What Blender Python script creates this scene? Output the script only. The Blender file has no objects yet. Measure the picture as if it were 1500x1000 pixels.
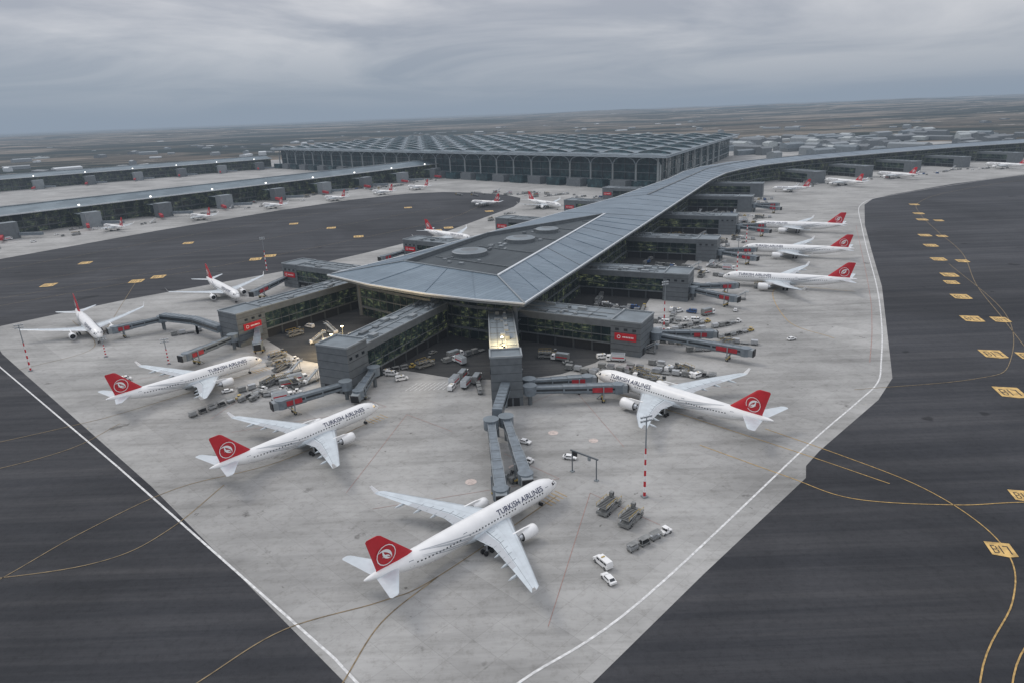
import bpy, math, random
from mathutils import Matrix, Vector, noise
random.seed(7)
S=bpy.context.scene
S.view_settings.view_transform='Standard'; S.view_settings.look='None'; S.view_settings.exposure=0
COL=S.collection
# ---------------------------------------------------------------- materials
def newmat(name):
    m=bpy.data.materials.new(name); m.use_nodes=True
    return m, m.node_tree.nodes, m.node_tree.links, m.node_tree.nodes['Principled BSDF']
def mat(name,c,rough=.6,metal=0.,var=.12,scale=.3,emit=None,es=0,spec=.5):
    m,n,l,b=newmat(name)
    b.inputs['Roughness'].default_value=rough; b.inputs['Metallic'].default_value=metal
    b.inputs['Specular IOR Level'].default_value=spec
    if var>0:
        tc=n.new('ShaderNodeTexCoord'); no=n.new('ShaderNodeTexNoise'); no.inputs['Scale'].default_value=scale; no.inputs['Detail'].default_value=6
        r=n.new('ShaderNodeMapRange'); r.inputs['From Min'].default_value=.3; r.inputs['From Max'].default_value=.7
        r.inputs['To Min'].default_value=1-var; r.inputs['To Max'].default_value=1+var
        v=n.new('ShaderNodeVectorMath'); v.operation='SCALE'; v.inputs[0].default_value=c
        l.new(tc.outputs['Object'],no.inputs['Vector']); l.new(no.outputs['Fac'],r.inputs['Value']); l.new(r.outputs[0],v.inputs['Scale']); l.new(v.outputs[0],b.inputs['Base Color'])
    else: b.inputs['Base Color'].default_value=(*c,1)
    if emit: b.inputs['Emission Color'].default_value=(*emit,1); b.inputs['Emission Strength'].default_value=es
    m.cycles.emission_sampling='NONE'
    return m
def mixc(n,l,a,b,f,bt='MIX'):
    x=n.new('ShaderNodeMix'); x.data_type='RGBA'; x.blend_type=bt
    for s,i in ((a,6),(b,7),(f,0)):
        if hasattr(s,'links'): l.new(s,x.inputs[i])
        elif i==0: x.inputs[0].default_value=s
        else: x.inputs[i].default_value=(*s,1)
    return x.outputs[2]
def noisetex(n,l,vec,scale,detail=5,rough=.55,lo=.35,hi=.65,dist=0):
    t=n.new('ShaderNodeTexNoise'); t.inputs['Scale'].default_value=scale; t.inputs['Detail'].default_value=detail; t.inputs['Roughness'].default_value=rough; t.inputs['Distortion'].default_value=dist
    l.new(vec,t.inputs['Vector'])
    r=n.new('ShaderNodeMapRange'); r.inputs['From Min'].default_value=lo; r.inputs['From Max'].default_value=hi
    l.new(t.outputs['Fac'],r.inputs['Value']); return r.outputs[0]
def mapping(n,l,rot=0,sc=(1,1,1),src='Object'):
    tc=n.new('ShaderNodeTexCoord'); mp=n.new('ShaderNodeMapping'); mp.inputs['Rotation'].default_value=(0,0,rot); mp.inputs['Scale'].default_value=sc
    l.new(tc.outputs[src],mp.inputs['Vector']); return mp.outputs[0]

def concrete_mat():
    m,n,l,b=newmat('apron_concrete')
    v=mapping(n,l,math.radians(45))
    br=n.new('ShaderNodeTexBrick'); br.offset=0; br.inputs['Scale'].default_value=1; br.inputs['Brick Width'].default_value=7.5; br.inputs['Row Height'].default_value=7.5
    br.inputs['Mortar Size'].default_value=.06; br.inputs['Mortar Smooth'].default_value=.5
    br.inputs['Color1'].default_value=(.43,.425,.41,1); br.inputs['Color2'].default_value=(.465,.46,.445,1); br.inputs['Mortar'].default_value=(.36,.355,.34,1)
    l.new(v,br.inputs['Vector'])
    b2=n.new('ShaderNodeTexBrick'); b2.offset=.5; b2.inputs['Scale'].default_value=1; b2.inputs['Brick Width'].default_value=75; b2.inputs['Row Height'].default_value=22.5; b2.inputs['Mortar Size'].default_value=0
    b2.inputs['Color1'].default_value=(.88,.88,.88,1); b2.inputs['Color2'].default_value=(1,1,1,1); l.new(v,b2.inputs['Vector'])
    v0=mapping(n,l,math.radians(45),(.10,1,1)); v1=mapping(n,l,math.radians(-45),(.10,1,1))
    c=mixc(n,l,br.outputs[0],b2.outputs[0],1.,'MULTIPLY')
    big=noisetex(n,l,mapping(n,l),.018,6,.62,.38,.62)
    c=mixc(n,l,c,mixc(n,l,c,(.72,.72,.72),1.,'MULTIPLY'),big)
    st=noisetex(n,l,v0,.14,7,.7,.46,.7)
    c=mixc(n,l,c,mixc(n,l,c,(.74,.74,.735),1.,'MULTIPLY'),st)
    st2=noisetex(n,l,v1,.11,7,.7,.5,.72)
    c=mixc(n,l,c,mixc(n,l,c,(.77,.77,.76),1.,'MULTIPLY'),st2)
    fine=noisetex(n,l,mapping(n,l),.4,8,.8,.5,.75)
    c=mixc(n,l,c,mixc(n,l,c,(.68,.67,.65),1.,'MULTIPLY'),fine)
    spots=noisetex(n,l,mapping(n,l),.085,5,.65,.645,.72)
    c=mixc(n,l,c,mixc(n,l,c,(.40,.39,.38),1.,'MULTIPLY'),spots)
    drips=noisetex(n,l,mapping(n,l),.31,3,.6,.70,.76)
    c=mixc(n,l,c,mixc(n,l,c,(.35,.34,.33),1.,'MULTIPLY'),drips)
    l.new(c,b.inputs['Base Color']); b.inputs['Roughness'].default_value=.85; b.inputs['Specular IOR Level'].default_value=.15
    return m
def asphalt_mat(name,base=(.0265,.0275,.031),rot=45):
    m,n,l,b=newmat(name)
    big=noisetex(n,l,mapping(n,l),.010,6,.62,.35,.65,.6)
    c=mixc(n,l,base,tuple(x*1.8 for x in base),big)
    v0=mapping(n,l,math.radians(rot),(.025,1,1))
    st=noisetex(n,l,v0,.13,7,.7,.42,.75)
    c=mixc(n,l,c,mixc(n,l,c,(1.9,1.83,1.72),1.,'MULTIPLY'),st)
    v1=mapping(n,l,math.radians(-rot),(.025,1,1))
    st=noisetex(n,l,v1,.08,7,.7,.5,.75)
    c=mixc(n,l,c,mixc(n,l,c,(1.55,1.5,1.43),1.,'MULTIPLY'),st)
    fine=noisetex(n,l,mapping(n,l),.5,8,.85,.48,.75)
    c=mixc(n,l,c,mixc(n,l,c,(.6,.6,.6),1.,'MULTIPLY'),fine)
    pt=noisetex(n,l,mapping(n,l),.045,3,.5,.69,.71)
    c=mixc(n,l,c,mixc(n,l,c,(.55,.55,.55),1.,'MULTIPLY'),pt)
    l.new(c,b.inputs['Base Color']); b.inputs['Roughness'].default_value=.8; b.inputs['Specular IOR Level'].default_value=.12
    return m
def roof_mat(name,c1,c2,rot,period=2.2,metal=.35,rough=.42,bw=26):
    m,n,l,b=newmat(name)
    v=mapping(n,l,rot)
    br=n.new('ShaderNodeTexBrick'); br.offset=.5; br.inputs['Scale'].default_value=1; br.inputs['Brick Width'].default_value=bw; br.inputs['Row Height'].default_value=period
    br.inputs['Mortar Size'].default_value=.10; br.inputs['Color1'].default_value=(*c1,1); br.inputs['Color2'].default_value=(*c2,1); br.inputs['Mortar'].default_value=(*[x*.45 for x in c1],1)
    l.new(v,br.inputs['Vector'])
    big=noisetex(n,l,mapping(n,l),.03,5,.65)
    c=mixc(n,l,br.outputs[0],mixc(n,l,br.outputs[0],(.68,.72,.75),1.,'MULTIPLY'),big)
    f=noisetex(n,l,mapping(n,l,rot,(.15,1,1)),.5,6,.7,.5,.75)
    c=mixc(n,l,c,mixc(n,l,c,(1.35,1.33,1.3),1.,'MULTIPLY'),f)
    l.new(c,b.inputs['Base Color']); b.inputs['Roughness'].default_value=rough; b.inputs['Metallic'].default_value=metal
    return m
def glass_mat(name,tint=(.010,.019,.021),warm=.5):
    m,n,l,b=newmat(name)
    tc=n.new('ShaderNodeTexCoord')
    f=noisetex(n,l,tc.outputs['Object'],.12,4,.7,.45,.7)
    f2=noisetex(n,l,mapping(n,l,0,(.6,.6,3)),.45,4,.85,.5,.68)
    mu=n.new('ShaderNodeMath'); mu.operation='MULTIPLY'; l.new(f,mu.inputs[0]); l.new(f2,mu.inputs[1])
    c=mixc(n,l,tint,tuple(x*3 for x in tint),f)
    l.new(c,b.inputs['Base Color']); b.inputs['Roughness'].default_value=.12; b.inputs['Specular IOR Level'].default_value=.32
    b.inputs['Emission Color'].default_value=(.72,.8,.36,1)  # patchy glow painted onto the glass for lit interiors behind it
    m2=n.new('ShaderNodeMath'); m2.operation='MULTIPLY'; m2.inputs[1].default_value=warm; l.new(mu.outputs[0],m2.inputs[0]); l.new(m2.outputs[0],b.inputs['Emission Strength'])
    m.cycles.emission_sampling='NONE'
    return m
M={}
M['conc']=concrete_mat()
M['asph']=asphalt_mat('taxiway_asphalt')
M['asph2']=asphalt_mat('service_road_asphalt',(.03,.031,.032),20)
PD=math.atan2(.91,.415)
M['roof']=roof_mat('pier_metal_roof',(.135,.188,.235),(.175,.232,.285),-(PD-math.pi/2)*1.0,2.6,bw=18)
M['roofF']=roof_mat('front_metal_roof',(.16,.215,.262),(.19,.25,.30),-PD+.35,2.6,bw=30)
M['roofD']=roof_mat('dark_roof_membrane',(.04,.052,.06),(.052,.066,.074),-PD,6,.0,.7,bw=12)
M['troof']=roof_mat('terminal_metal_roof',(.10,.14,.165),(.17,.22,.25),-PD,9,.2,.5,bw=22)
M['fascia']=mat('white_fascia',(.60,.63,.65),.45,.1,.06,.1)
M['tfascia']=mat('terminal_fascia',(.30,.345,.375),.5,.1,.08,.1)
M['soffit']=mat('soffit_panels',(.10,.11,.12),.6)
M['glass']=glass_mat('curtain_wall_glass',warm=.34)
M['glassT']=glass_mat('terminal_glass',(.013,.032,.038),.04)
M['mull']=mat('aluminium_mullions',(.085,.095,.10),.5,.4,.05)
M['panel']=mat('grey_wall_panels',(.125,.14,.15),.55,.1,.14,.4)
M['panelL']=mat('light_wall_panels',(.23,.255,.27),.55,.1,.1,.3)
M['groof']=mat('gate_roof_membrane',(.17,.20,.22),.6,.1,.2,.15)
M['dark']=mat('dark_shade_and_trim',(.014,.015,.017),.7)  # near-black painted as shade in recesses and openings; also joints and baggage
M['col']=mat('pale_columns',(.36,.39,.39),.5)
M['red']=mat('red_paint',(.50,.012,.022),.35,0,.1,.5)
M['redd']=mat('red_advert_panel',(.36,.015,.025),.5,0,.25,.6)
M['white']=mat('white_paint',(.80,.80,.79),.32,0,.05,.3)
M['wline']=mat('white_marking_paint',(.62,.62,.61),.7,0,.3,.8)
M['yline']=mat('yellow_marking_paint',(.42,.27,.09),.7,0,.4,.8)
M['ylinef']=mat('faded_yellow_marking',(.21,.155,.085),.8,0,.45,.5)
M['ybox']=mat('yellow_sign_paint',(.58,.38,.13),.7,0,.38,.45)
M['rline']=mat('red_marking_paint',(.34,.20,.17),.8,0,.3,.6)
M['pink']=mat('faded_stand_marking',(.52,.44,.40),.8,0,.3,.9)
M['black']=mat('black_rubber',(.015,.015,.016),.7)
M['wing']=mat('wing_grey_paint',(.55,.60,.63),.4,.1,.1,.35)
M['metal']=mat('bare_metal',(.5,.52,.54),.3,.8,.1,1)
M['navy']=mat('navy_lettering',(.03,.04,.09),.4,0,0)
M['tulip']=mat('grey_tulip_pattern',(.43,.45,.47),.4,0,.05)
M['win']=mat('window_glass_dark',(.02,.025,.03),.1,0,0)
M['tunnel']=mat('jet_bridge_cladding',(.17,.20,.225),.5,.2,.2,.6)
M['yel']=mat('yellow_vehicle_paint',(.45,.32,.08),.45)
M['gveh']=mat('grey_vehicle_paint',(.20,.205,.20),.5,0,.25,.8)
M['blue']=mat('blue_vehicle_paint',(.04,.09,.22),.45)
M['lamp']=mat('lit_lamp',(.9,.8,.5),.4,0,0,emit=(1,.75,.3),es=9)
M['lampw']=mat('lit_floodlight',(.9,.9,.9),.4,0,0,emit=(1,.97,.9),es=3)
# ---------------------------------------------------------------- mesh builder
class MB:
    def __init__(s): s.v=[];s.f=[];s.m=[];s.mats=[]
    def mi(s,k):
        if k not in s.mats: s.mats.append(k)
        return s.mats.index(k)
    def poly(s,pts,k):
        i=len(s.v); s.v+= [tuple(p) for p in pts]; s.f.append(tuple(range(i,i+len(pts)))); s.m.append(s.mi(k))
    def loft(s,rings,k,cap0=False,cap1=False):
        n=len(rings[0]); i0=len(s.v); mi=s.mi(k)
        for r in rings: s.v+=[tuple(p) for p in r]
        for a in range(len(rings)-1):
            for j in range(n):
                s.f.append((i0+a*n+j,i0+a*n+(j+1)%n,i0+(a+1)*n+(j+1)%n,i0+(a+1)*n+j)); s.m.append(mi)
        if cap0: s.f.append(tuple(i0+j for j in reversed(range(n)))); s.m.append(mi)
        if cap1: s.f.append(tuple(i0+(len(rings)-1)*n+j for j in range(n))); s.m.append(mi)
    def prism(s,pts,z0,z1,k,ktop=None,bottom=True):
        n=len(pts); A=sum(pts[i][0]*pts[(i+1)%n][1]-pts[(i+1)%n][0]*pts[i][1] for i in range(n))
        if A<0: pts=list(reversed(pts))
        i=len(s.v); s.v+=[(p[0],p[1],z0) for p in pts]+[(p[0],p[1],z1) for p in pts]
        for j in range(n): s.f.append((i+j,i+(j+1)%n,i+n+(j+1)%n,i+n+j)); s.m.append(s.mi(k))
        s.f.append(tuple(i+n+j for j in range(n))); s.m.append(s.mi(ktop or k))
        if bottom: s.f.append(tuple(i+j for j in reversed(range(n)))); s.m.append(s.mi(k))
    def beam(s,p0,p1,w,h,k,w1=None,h1=None):
        p0=Vector(p0);p1=Vector(p1);d=(p1-p0).normalized()
        up=Vector((0,0,1)) if abs(d.z)<.95 else Vector((1,0,0))
        x=d.cross(up).normalized(); u=x.cross(d)
        w1=w1 or w;h1=h1 or h
        s.loft([[p+x*(a*ww/2)+u*(b*hh/2) for a,b in((-1,-1),(1,-1),(1,1),(-1,1))] for p,ww,hh in((p0,w,h),(p1,w1,h1))],k,True,True)
    def box(s,c,size,k,ang=0):
        ca,sa=math.cos(ang),math.sin(ang); x,y=size[0]/2,size[1]/2
        pts=[(c[0]+a*x*ca-b*y*sa,c[1]+a*x*sa+b*y*ca) for a,b in((-1,-1),(1,-1),(1,1),(-1,1))]
        s.prism(pts,c[2],c[2]+size[2],k)
    def cyl(s,p0,p1,r0,r1,k,n=12,caps=True):
        p0=Vector(p0);p1=Vector(p1);d=(p1-p0).normalized()
        up=Vector((0,0,1)) if abs(d.z)<.95 else Vector((1,0,0))
        x=d.cross(up).normalized();u=x.cross(d)
        s.loft([[p+(x*math.cos(2*math.pi*i/n)+u*math.sin(2*math.pi*i/n))*r for i in range(n)] for p,r in((p0,r0),(p1,r1))],k,caps,caps)
    def mesh(s,name,smooth=None):
        me=bpy.data.meshes.new(name); me.from_pydata(s.v,[],s.f)
        for k in s.mats: me.materials.append(M[k])
        me.polygons.foreach_set('material_index',s.m)
        if smooth:
            me.polygons.foreach_set('use_smooth',[True]*len(me.polygons)); me.set_sharp_from_angle(angle=math.radians(smooth))
        me.update(); return me
    def obj(s,name,smooth=None,loc=(0,0,0),rot=0):
        return place(s.mesh(name,smooth),name,loc,rot)
def place(me,name,loc=(0,0,0),rot=0):
    o=bpy.data.objects.new(name,me); o.location=loc; o.rotation_euler=(0,0,rot); COL.objects.link(o); return o
def cr(pts,k=8):
    out=[];P=[Vector(p) for p in pts]; P=[P[0]*2-P[1]]+P+[P[-1]*2-P[-2]]
    for i in range(1,len(P)-2):
        for j in range(k):
            t=j/k; a,b,c,d=P[i-1:i+3]
            out.append(.5*((2*b)+(c-a)*t+(2*a-5*b+4*c-d)*t*t+(3*b-a-3*c+d)*t**3))
    out.append(P[-2]); return out
def strip(mb,pts,w,z,k,smooth=True):
    P=cr(pts) if smooth and len(pts)>2 else [Vector(p) for p in pts]
    Lf=[];Rt=[]
    for i,p in enumerate(P):
        d=(P[min(i+1,len(P)-1)]-P[max(i-1,0)]).normalized(); n=Vector((-d.y,d.x))
        Lf.append(p+n*w/2);Rt.append(p-n*w/2)
    for i in range(len(P)-1):
        mb.poly([(Rt[i].x,Rt[i].y,z),(Rt[i+1].x,Rt[i+1].y,z),(Lf[i+1].x,Lf[i+1].y,z),(Lf[i].x,Lf[i].y,z)],k)
def sheet(name,pts,z,k):
    n=len(pts); A=sum(pts[i][0]*pts[(i+1)%n][1]-pts[(i+1)%n][0]*pts[i][1] for i in range(n))
    if A<0: pts=list(reversed(pts))
    mb=MB(); mb.poly([(p[0],p[1],z) for p in pts],k); return mb.obj(name)
# ---------------------------------------------------------------- terrain
def terrain():
    m,n,l,b=newmat('countryside')
    v=mapping(n,l,.3,(.4,1,1))
    a=noisetex(n,l,v,.0013,8,.68,.46,.55,1.)
    c=mixc(n,l,(.020,.030,.024),(.13,.105,.082),a)
    q=noisetex(n,l,v,.0021,8,.72,.50,.57,.8)
    c=mixc(n,l,c,(.25,.205,.165),q)
    d=noisetex(n,l,v,.012,8,.8,.42,.60)
    c=mixc(n,l,c,mixc(n,l,c,(.38,.43,.42),1.,'MULTIPLY'),d)
    e=noisetex(n,l,v,.006,6,.8,.60,.66)
    c=mixc(n,l,c,(.46,.42,.38),e)
    g=noisetex(n,l,v,.0009,5,.62,.55,.58)
    c=mixc(n,l,c,(.012,.020,.017),g)
    l.new(c,b.inputs['Base Color']); b.inputs['Roughness'].default_value=1; b.inputs['Specular IOR Level'].default_value=.05
    M['terr']=m
    mb=MB(); NA=480
    rs=[0.01,1500,2600]; 
    while rs[-1]<45000: rs.append(rs[-1]*1.045)
    def H(r,a):
        x,y=r*math.sin(a),r*math.cos(a)
        f=max(0,min(1,(r-2700)/5500)); f=f*f*(3-2*f)
        nz=noise.fractal(Vector((x/3000,y/1500,3.1)),.8,2.1,7)
        side=.5+.5*math.tanh((a-.05)*3)
        return -.4+f*(32+20*side+nz*(36+16*side))
    mb.loft([[(r*math.sin(2*math.pi*j/NA),r*math.cos(2*math.pi*j/NA),H(r,2*math.pi*j/NA if j<NA/2 else 2*math.pi*j/NA-2*math.pi)) for j in range(NA)] for r in rs],'terr',False,False)
    mb.f=[tuple(reversed(f)) for f in mb.f]
    mb.obj('terrain',60)
terrain()
# ---------------------------------------------------------------- paved areas
sheet('taxiway',[(-1000,-250),(1100,-250),(1500,700),(1500,1080),(1000,1060),(100,1000),(-150,1030),(-480,700),(-900,300)],0,'asph')
apron=[(-10,80),(13,104),(43,135),(85,177),(88,184),(96,193),(134,230),(150,250),(160,270),(219,389),(266,493),(314,598),(375,720),(404,760),(441,790),(560,868),(712,945),(1100,1080),(1400,1180),(1500,1500),(700,1900),(-200,2300),(-1000,1850),(-1150,1250),(-760,620),(-700,380),
 (-560,410),(-444,593),(-370,730),(-289,854),(-215,945),(-140,1000),(-90,1002),(-40,975),(0,935),(18,895),(16,850),(8,810),(-66,630),(-115,560),(-161,502),(-248,427),(-292,376),(-292,366),(-255,325),(-113,187),(-33,104)]
sheet('concrete_apron',apron,.05,'conc')
sheet('service_road',[(-128,335),(-100,300),(-78,287),(-64,300),(-50,281),(-25,268),(0,263),(20,268),(36,280),(50,300),(80,380),(300,840),(100,720),(-10,560),(-110,420)],.09,'asph2')
mk=MB()
strip(mk,[(-12,83),(-39,113),(-130,200),(-240,303),(-330,388)],.6,.10,'wline',False)
strip(mk,[(-14,92),(-1,105),(27,127),(93,196),(125,228),(142,246),(155,268),(180,315),(216,389),(266,500),(311,598),(350,682),(372,721),(400,757),(438,784),(560,860),(709,938),(1000,1040)],.6,.10,'wline')
for o in (1.6,): strip(mk,[(155-o*3,268),(180-o*3,315),(216-o*3,389),(311-o*3,598)],.25,.10,'rline')
Y=[[(60,60),(86,101),(107,122),(117,137),(119,153),(114,171),(101,190),(85,210)],
   [(170,158),(137,160),(118,160),(93,165),(80,178),(60,200)],[(80,85),(98,107),(125,125)],
   [(-80,90),(-65,108),(-52,122),(-32,130),(-20,138),(11,172)],[(-40,96),(-36,106),(-31,123),(-20,138)],
   [(-140,125),(-129,144),(-120,163),(-104,185),(-77,200),(-50,231)],[(-180,140),(-130,144),(-106,150),(-96,163),(-90,186)],
   [(-200,215),(-186,222),(-165,235),(-150,247),(-112,288)],[(-200,190),(-175,200),(-155,215),(-148,235)],
   [(107,172),(85,197),(33,253)],[(150,300),(140,330),(160,396),(199,380)]]
for y in Y: strip(mk,y,.32,.11,'yline' if y[0][0]>50 else 'ylinef')
strip(mk,[(120,60),(150,140),(200,230),(240,315),(272,385),(318,470),(352,555),(388,640),(432,720),(520,800),(700,900),(1000,1010)],.35,.11,'ylinef')
strip(mk,[(290,440),(250,330),(205,262),(180,246),(130,240)],.3,.11,'ylinef')
strip(mk,[(-420,330),(-330,420),(-268,482),(-205,548),(-120,650),(-60,740),(-30,840)],.35,.11,'ylinef')
strip(mk,[(-500,420),(-400,560),(-330,670),(-240,800),(-150,900)],.35,.11,'ylinef')
strip(mk,[(-230,300),(-212,330),(-254,382)],.3,.11,'ylinef'); strip(mk,[(-215,340),(-268,482)],.3,.11,'ylinef')
for (a,b) in (((-560,300),(-330,520)),((-480,310),(-250,530)),((-330,520),(-80,830)),((-180,60),(-330,200)),((-120,20),(-400,290))): strip(mk,[a,b],.3,.11,'ylinef',False)
for i in range(11):
    strip(mk,[(-44+i*1.9,256),(-40+i*1.9,264)],.3,.11,'wline',False)
for (cx,cy,r) in ((-14,182,1.8),(-1,190,1.6),(13,213,1.8),(26,206,1.6)):
    mk.poly([(cx+r*math.cos(i*.524),cy+r*math.sin(i*.524),.115) for i in range(12)],'pink')
def ybox(x,y,sx,sy,a):
    ca,sa=math.cos(a),math.sin(a)
    T=lambda p:(x+p[0]*ca-p[1]*sa,y+p[0]*sa+p[1]*ca,.12)
    mk.poly([T(p) for p in((-sx/2,-sy*.4),(sx*.1,-sy/2),(sx/2,-sy*.4),(sx/2,sy/2),(-sx/2,sy/2))],'ybox')
    U=lambda x0,x1,y0,y1:mk.poly([tuple(Vector(T(p))+Vector((0,0,.01))) for p in((x0*sx,y0*sy),(x1*sx,y0*sy),(x1*sx,y1*sy),(x0*sx,y1*sy))],'black')
    U(-.36,-.31,-.28,.28)
    for yy in(-.28,-.03,.22): U(-.31,-.18,yy,yy+.06)
    U(-.18,-.13,-.22,-.03);U(-.18,-.13,.03,.22)
    U(-.03,.02,-.28,.28)
    U(.12,.34,.22,.28);U(.28,.34,-.28,.22)
for i,p in enumerate([(117,140),(139,163),(184,232),(205,272),(228,321),(248,361),(272,410),(292,454),(314,500),(333,540),(374,614),(391,649),(420,707)]):
    ybox(*p,*((5.6,6.) if i<2 else (8.5,10.5)),-.25)
for p in [(196,228),(217,268),(240,318),(303,446),(343,534),(384,606),(262,392)]: ybox(*p,7,9,-.25)
for p in [(-268,482),(-258,494),(-205,548),(-197,560),(-68,658),(-58,672),(-140,640),(-350,560),(-300,640),(-230,740),(-120,840),(-20,780),(-330,480),(-180,700),(-400,440)]: ybox(*p,9,11,.2)
for (x,y,a,L) in [(11,172,.76,30),(-50,231,.85,30),(-112,288,.82,30),(33,253,2.32,32)]:
    d=Vector((math.cos(a),math.sin(a)));n=Vector((-d.y,d.x));c=Vector((x,y))
    for s_ in(-1,1):
        strip(mk,[c+d*8+n*s_*6,c-d*40+n*s_*34],.15,.11,'rline',False)
        strip(mk,[c+d*8+n*s_*6,c+d*8+n*s_*30],.15,.11,'rline',False)
    for i in range(5): strip(mk,[c+d*(2-i*1.6)+n*2.4,c+d*(2-i*1.6)-n*2.4],.25,.12,'yline',False)
mk.obj('painted_markings')
# ---------------------------------------------------------------- pier building
def lerp(a,b,t): return (a[0]+(b[0]-a[0])*t,a[1]+(b[1]-a[1])*t)
front=[(-99,365),(-72,339),(-41,316),(-16,301),(6,291)]
Lst=[(-99,365),(-64,410),(-12,486),(45,571),(102,655),(150,742),(191,816),(232,905),(270,965),(330,1025),(425,1078),(560,1138),(738,1215),(1000,1300),(1400,1400)]
Rst=[(6,291),(39,363),(76.5,446),(114,528),(160,629),(200,717),(234,791),(272,862),(302,902),(350,953),(446,1020),(572,1080),(738,1152),(1000,1232),(1400,1330)]
WL,WF,WR,WB=(-59,378),(-6,333),(76,532),(-14,462)
ZE,ZR=25,28.2
rf=MB()
P=lambda p,z:(p[0],p[1],z)
for i in range(4):
    t0,t1=i/4,(i+1)/4
    rf.poly([P(front[i],ZE),P(front[i+1],ZE),P(lerp(WL,WF,t1),ZR),P(lerp(WL,WF,t0),ZR)],'roofF')
rr=[WF,lerp(WF,WR,.35),lerp(WF,WR,.7),WR]
for i in range(3): rf.poly([P(Rst[i],ZE),P(Rst[i+1],ZE),P(rr[i+1],ZR),P(rr[i],ZR)],'roof')
ll=[WL,lerp(WL,WB,.4),WB,WR]
for i in range(3): rf.poly([P(Lst[i],ZE),P(ll[i],ZR),P(ll[i+1],ZR),P(Lst[i+1],ZE)],'roof')
mid=[WR]+[lerp(a,b,.5) for a,b in zip(Lst[4:],Rst[4:])]
for i in range(len(mid)-1):
    rf.poly([P(Rst[3+i],ZE),P(Rst[4+i],ZE),P(mid[i+1],ZR),P(mid[i],ZR)],'roof')
    rf.poly([P(Lst[3+i],ZE),P(mid[i],ZR),P(mid[i+1],ZR),P(Lst[4+i],ZE)],'roof')
W=[WL,WF,WR,WB]
rf.poly([P(p,ZR-2) for p in W],'roofD')
for i in range(4):
    a,b=W[i],W[(i+1)%4]
    rf.poly([P(a,ZR-2),P(b,ZR-2),P(b,ZR),P(a,ZR)],'panel')
    rf.beam(P(a,ZR+.25),P(b,ZR+.25),1.3 if i==1 else .7,.5,'fascia' if i==1 else 'panelL')
for i in range(2,len(mid)-1):
    rf.beam(P(mid[i-1],ZR+.3),P(mid[i],ZR+.3),1.6,.6,'panel')
rf.beam(P(Rst[0],ZE+.2),P(WF,ZR+.3),.7,.4,'panelL'); rf.beam(P(Lst[0],ZE+.2),P(WL,ZR+.3),.6,.4,'panelL')
for i in range(1,4): rf.beam(P(front[i],ZE+.1),P(lerp(WL,WF,i/4),ZR+.1),.3,.25,'roof')
for i in range(1,12):
    for j in range(4):
        f=j/4; a=lerp(Rst[i-1],Rst[i],f); q=(rr[i-1],rr[i]) if i<4 else (mid[i-4],mid[i-3]); b=lerp(q[0],q[1],f)
        rf.beam(P(a,ZE+.1),P(b,ZR+.1),.3,.22,'panel' if j==0 else 'roof')
        if i<9 and (i>3 or i<3):
            a=lerp(Lst[i-1],Lst[i],f); q=(ll[i-1],ll[i]) if i<4 else (mid[i-4],mid[i-3]); b=lerp(q[0],q[1],f)
            rf.beam(P(a,ZE+.1),P(b,ZR+.1),.3,.22,'panel' if j==0 else 'roof')
random.seed(11)
for t in (.12,.3,.5,.68,.85):
    a=lerp(WL,WR,t); b=lerp(WF,WR,t); rf.beam(P(a,ZR-1.7),P(b,ZR-1.7),.5,.5,'panel')
for i in range(26):
    a=lerp(lerp(WL,WB,random.random()),lerp(WF,WR,random.random()),random.uniform(.2,.8)); rf.box((a[0],a[1],ZR-2),(random.uniform(1.5,4),random.uniform(1.2,3),random.uniform(.5,1.4)),random.choice(('panelL','panel')),PD)
for c,r in (((-23,400),10.5),((8,438),9.5),((27,470),8)):
    n=32
    for r0,z0,r1,z1,k in ((1,-2,1,.2,'panel'),(1,.2,.93,.6,'panelL'),(.93,.6,.5,1.1,'groof'),(.5,1.1,.01,1.3,'panel')):
        rf.loft([[(c[0]+r*q*math.cos(2*math.pi*i/n),c[1]+r*q*math.sin(2*math.pi*i/n),ZR+z) for i in range(n)] for q,z in((r0,z0),(r1,z1))],k)
outl=front[:-1]+Rst; 
full=outl+list(reversed(Lst[1:]))
for i in range(len(full)):
    a,b=full[i],full[(i+1)%len(full)]
    rf.poly([P(a,ZE-1.6),P(b,ZE-1.6),P(b,ZE-.004),P(a,ZE-.004)],'panel')
    rf.beam(P(a,ZE-.1),P(b,ZE-.1),.7,.7,'fascia')
rf.poly([P(p,ZE-1.6) for p in reversed(full)],'soffit')
roof=rf.obj('roof')
def facade(mb,pts,z0,z1,glass='glass',step=6,bands=(),colw=.35,depth=.7,kb='panel'):
    for i in range(len(pts)-1):
        a=Vector(pts[i]);b=Vector(pts[i+1]);L=(b-a).length
        mb.poly([P(a,z0),P(b,z0),P(b,z1),P(a,z1)],glass)
        n=max(1,int(L/step))
        for j in range(n+1):
            p=a.lerp(b,j/n); d=(b-a).normalized(); 
            q0=p-d*colw/2;q1=p+d*colw/2;nn=Vector((-d.y,d.x))*depth/2
            mb.prism([tuple(q0-nn),tuple(q1-nn),tuple(q1+nn),tuple(q0+nn)],z0,z1-.01,'mull',bottom=False)
        for zb,hb in bands: mb.beam(P(a,zb),P(b,zb),depth*1.5,hb,kb)
wl=MB()
def inset(pts,other,d):
    return [tuple(Vector(a)+(Vector(b)-Vector(a)).normalized()*d) for a,b in zip(pts,other)]
rw=inset(Rst,Lst,12); lw=inset(Lst,Rst,9)
rw[0]=(2,309); lw[0]=(-84,371)
fw=[lw[0],(-62,352),(-38,333),(-16,318),rw[0]]
bands=((5.2,1.2),(11,.5),(16.5,1.4),(20,.3))
facade(wl,fw,0,ZE-1.6,bands=bands,step=5)
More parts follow.
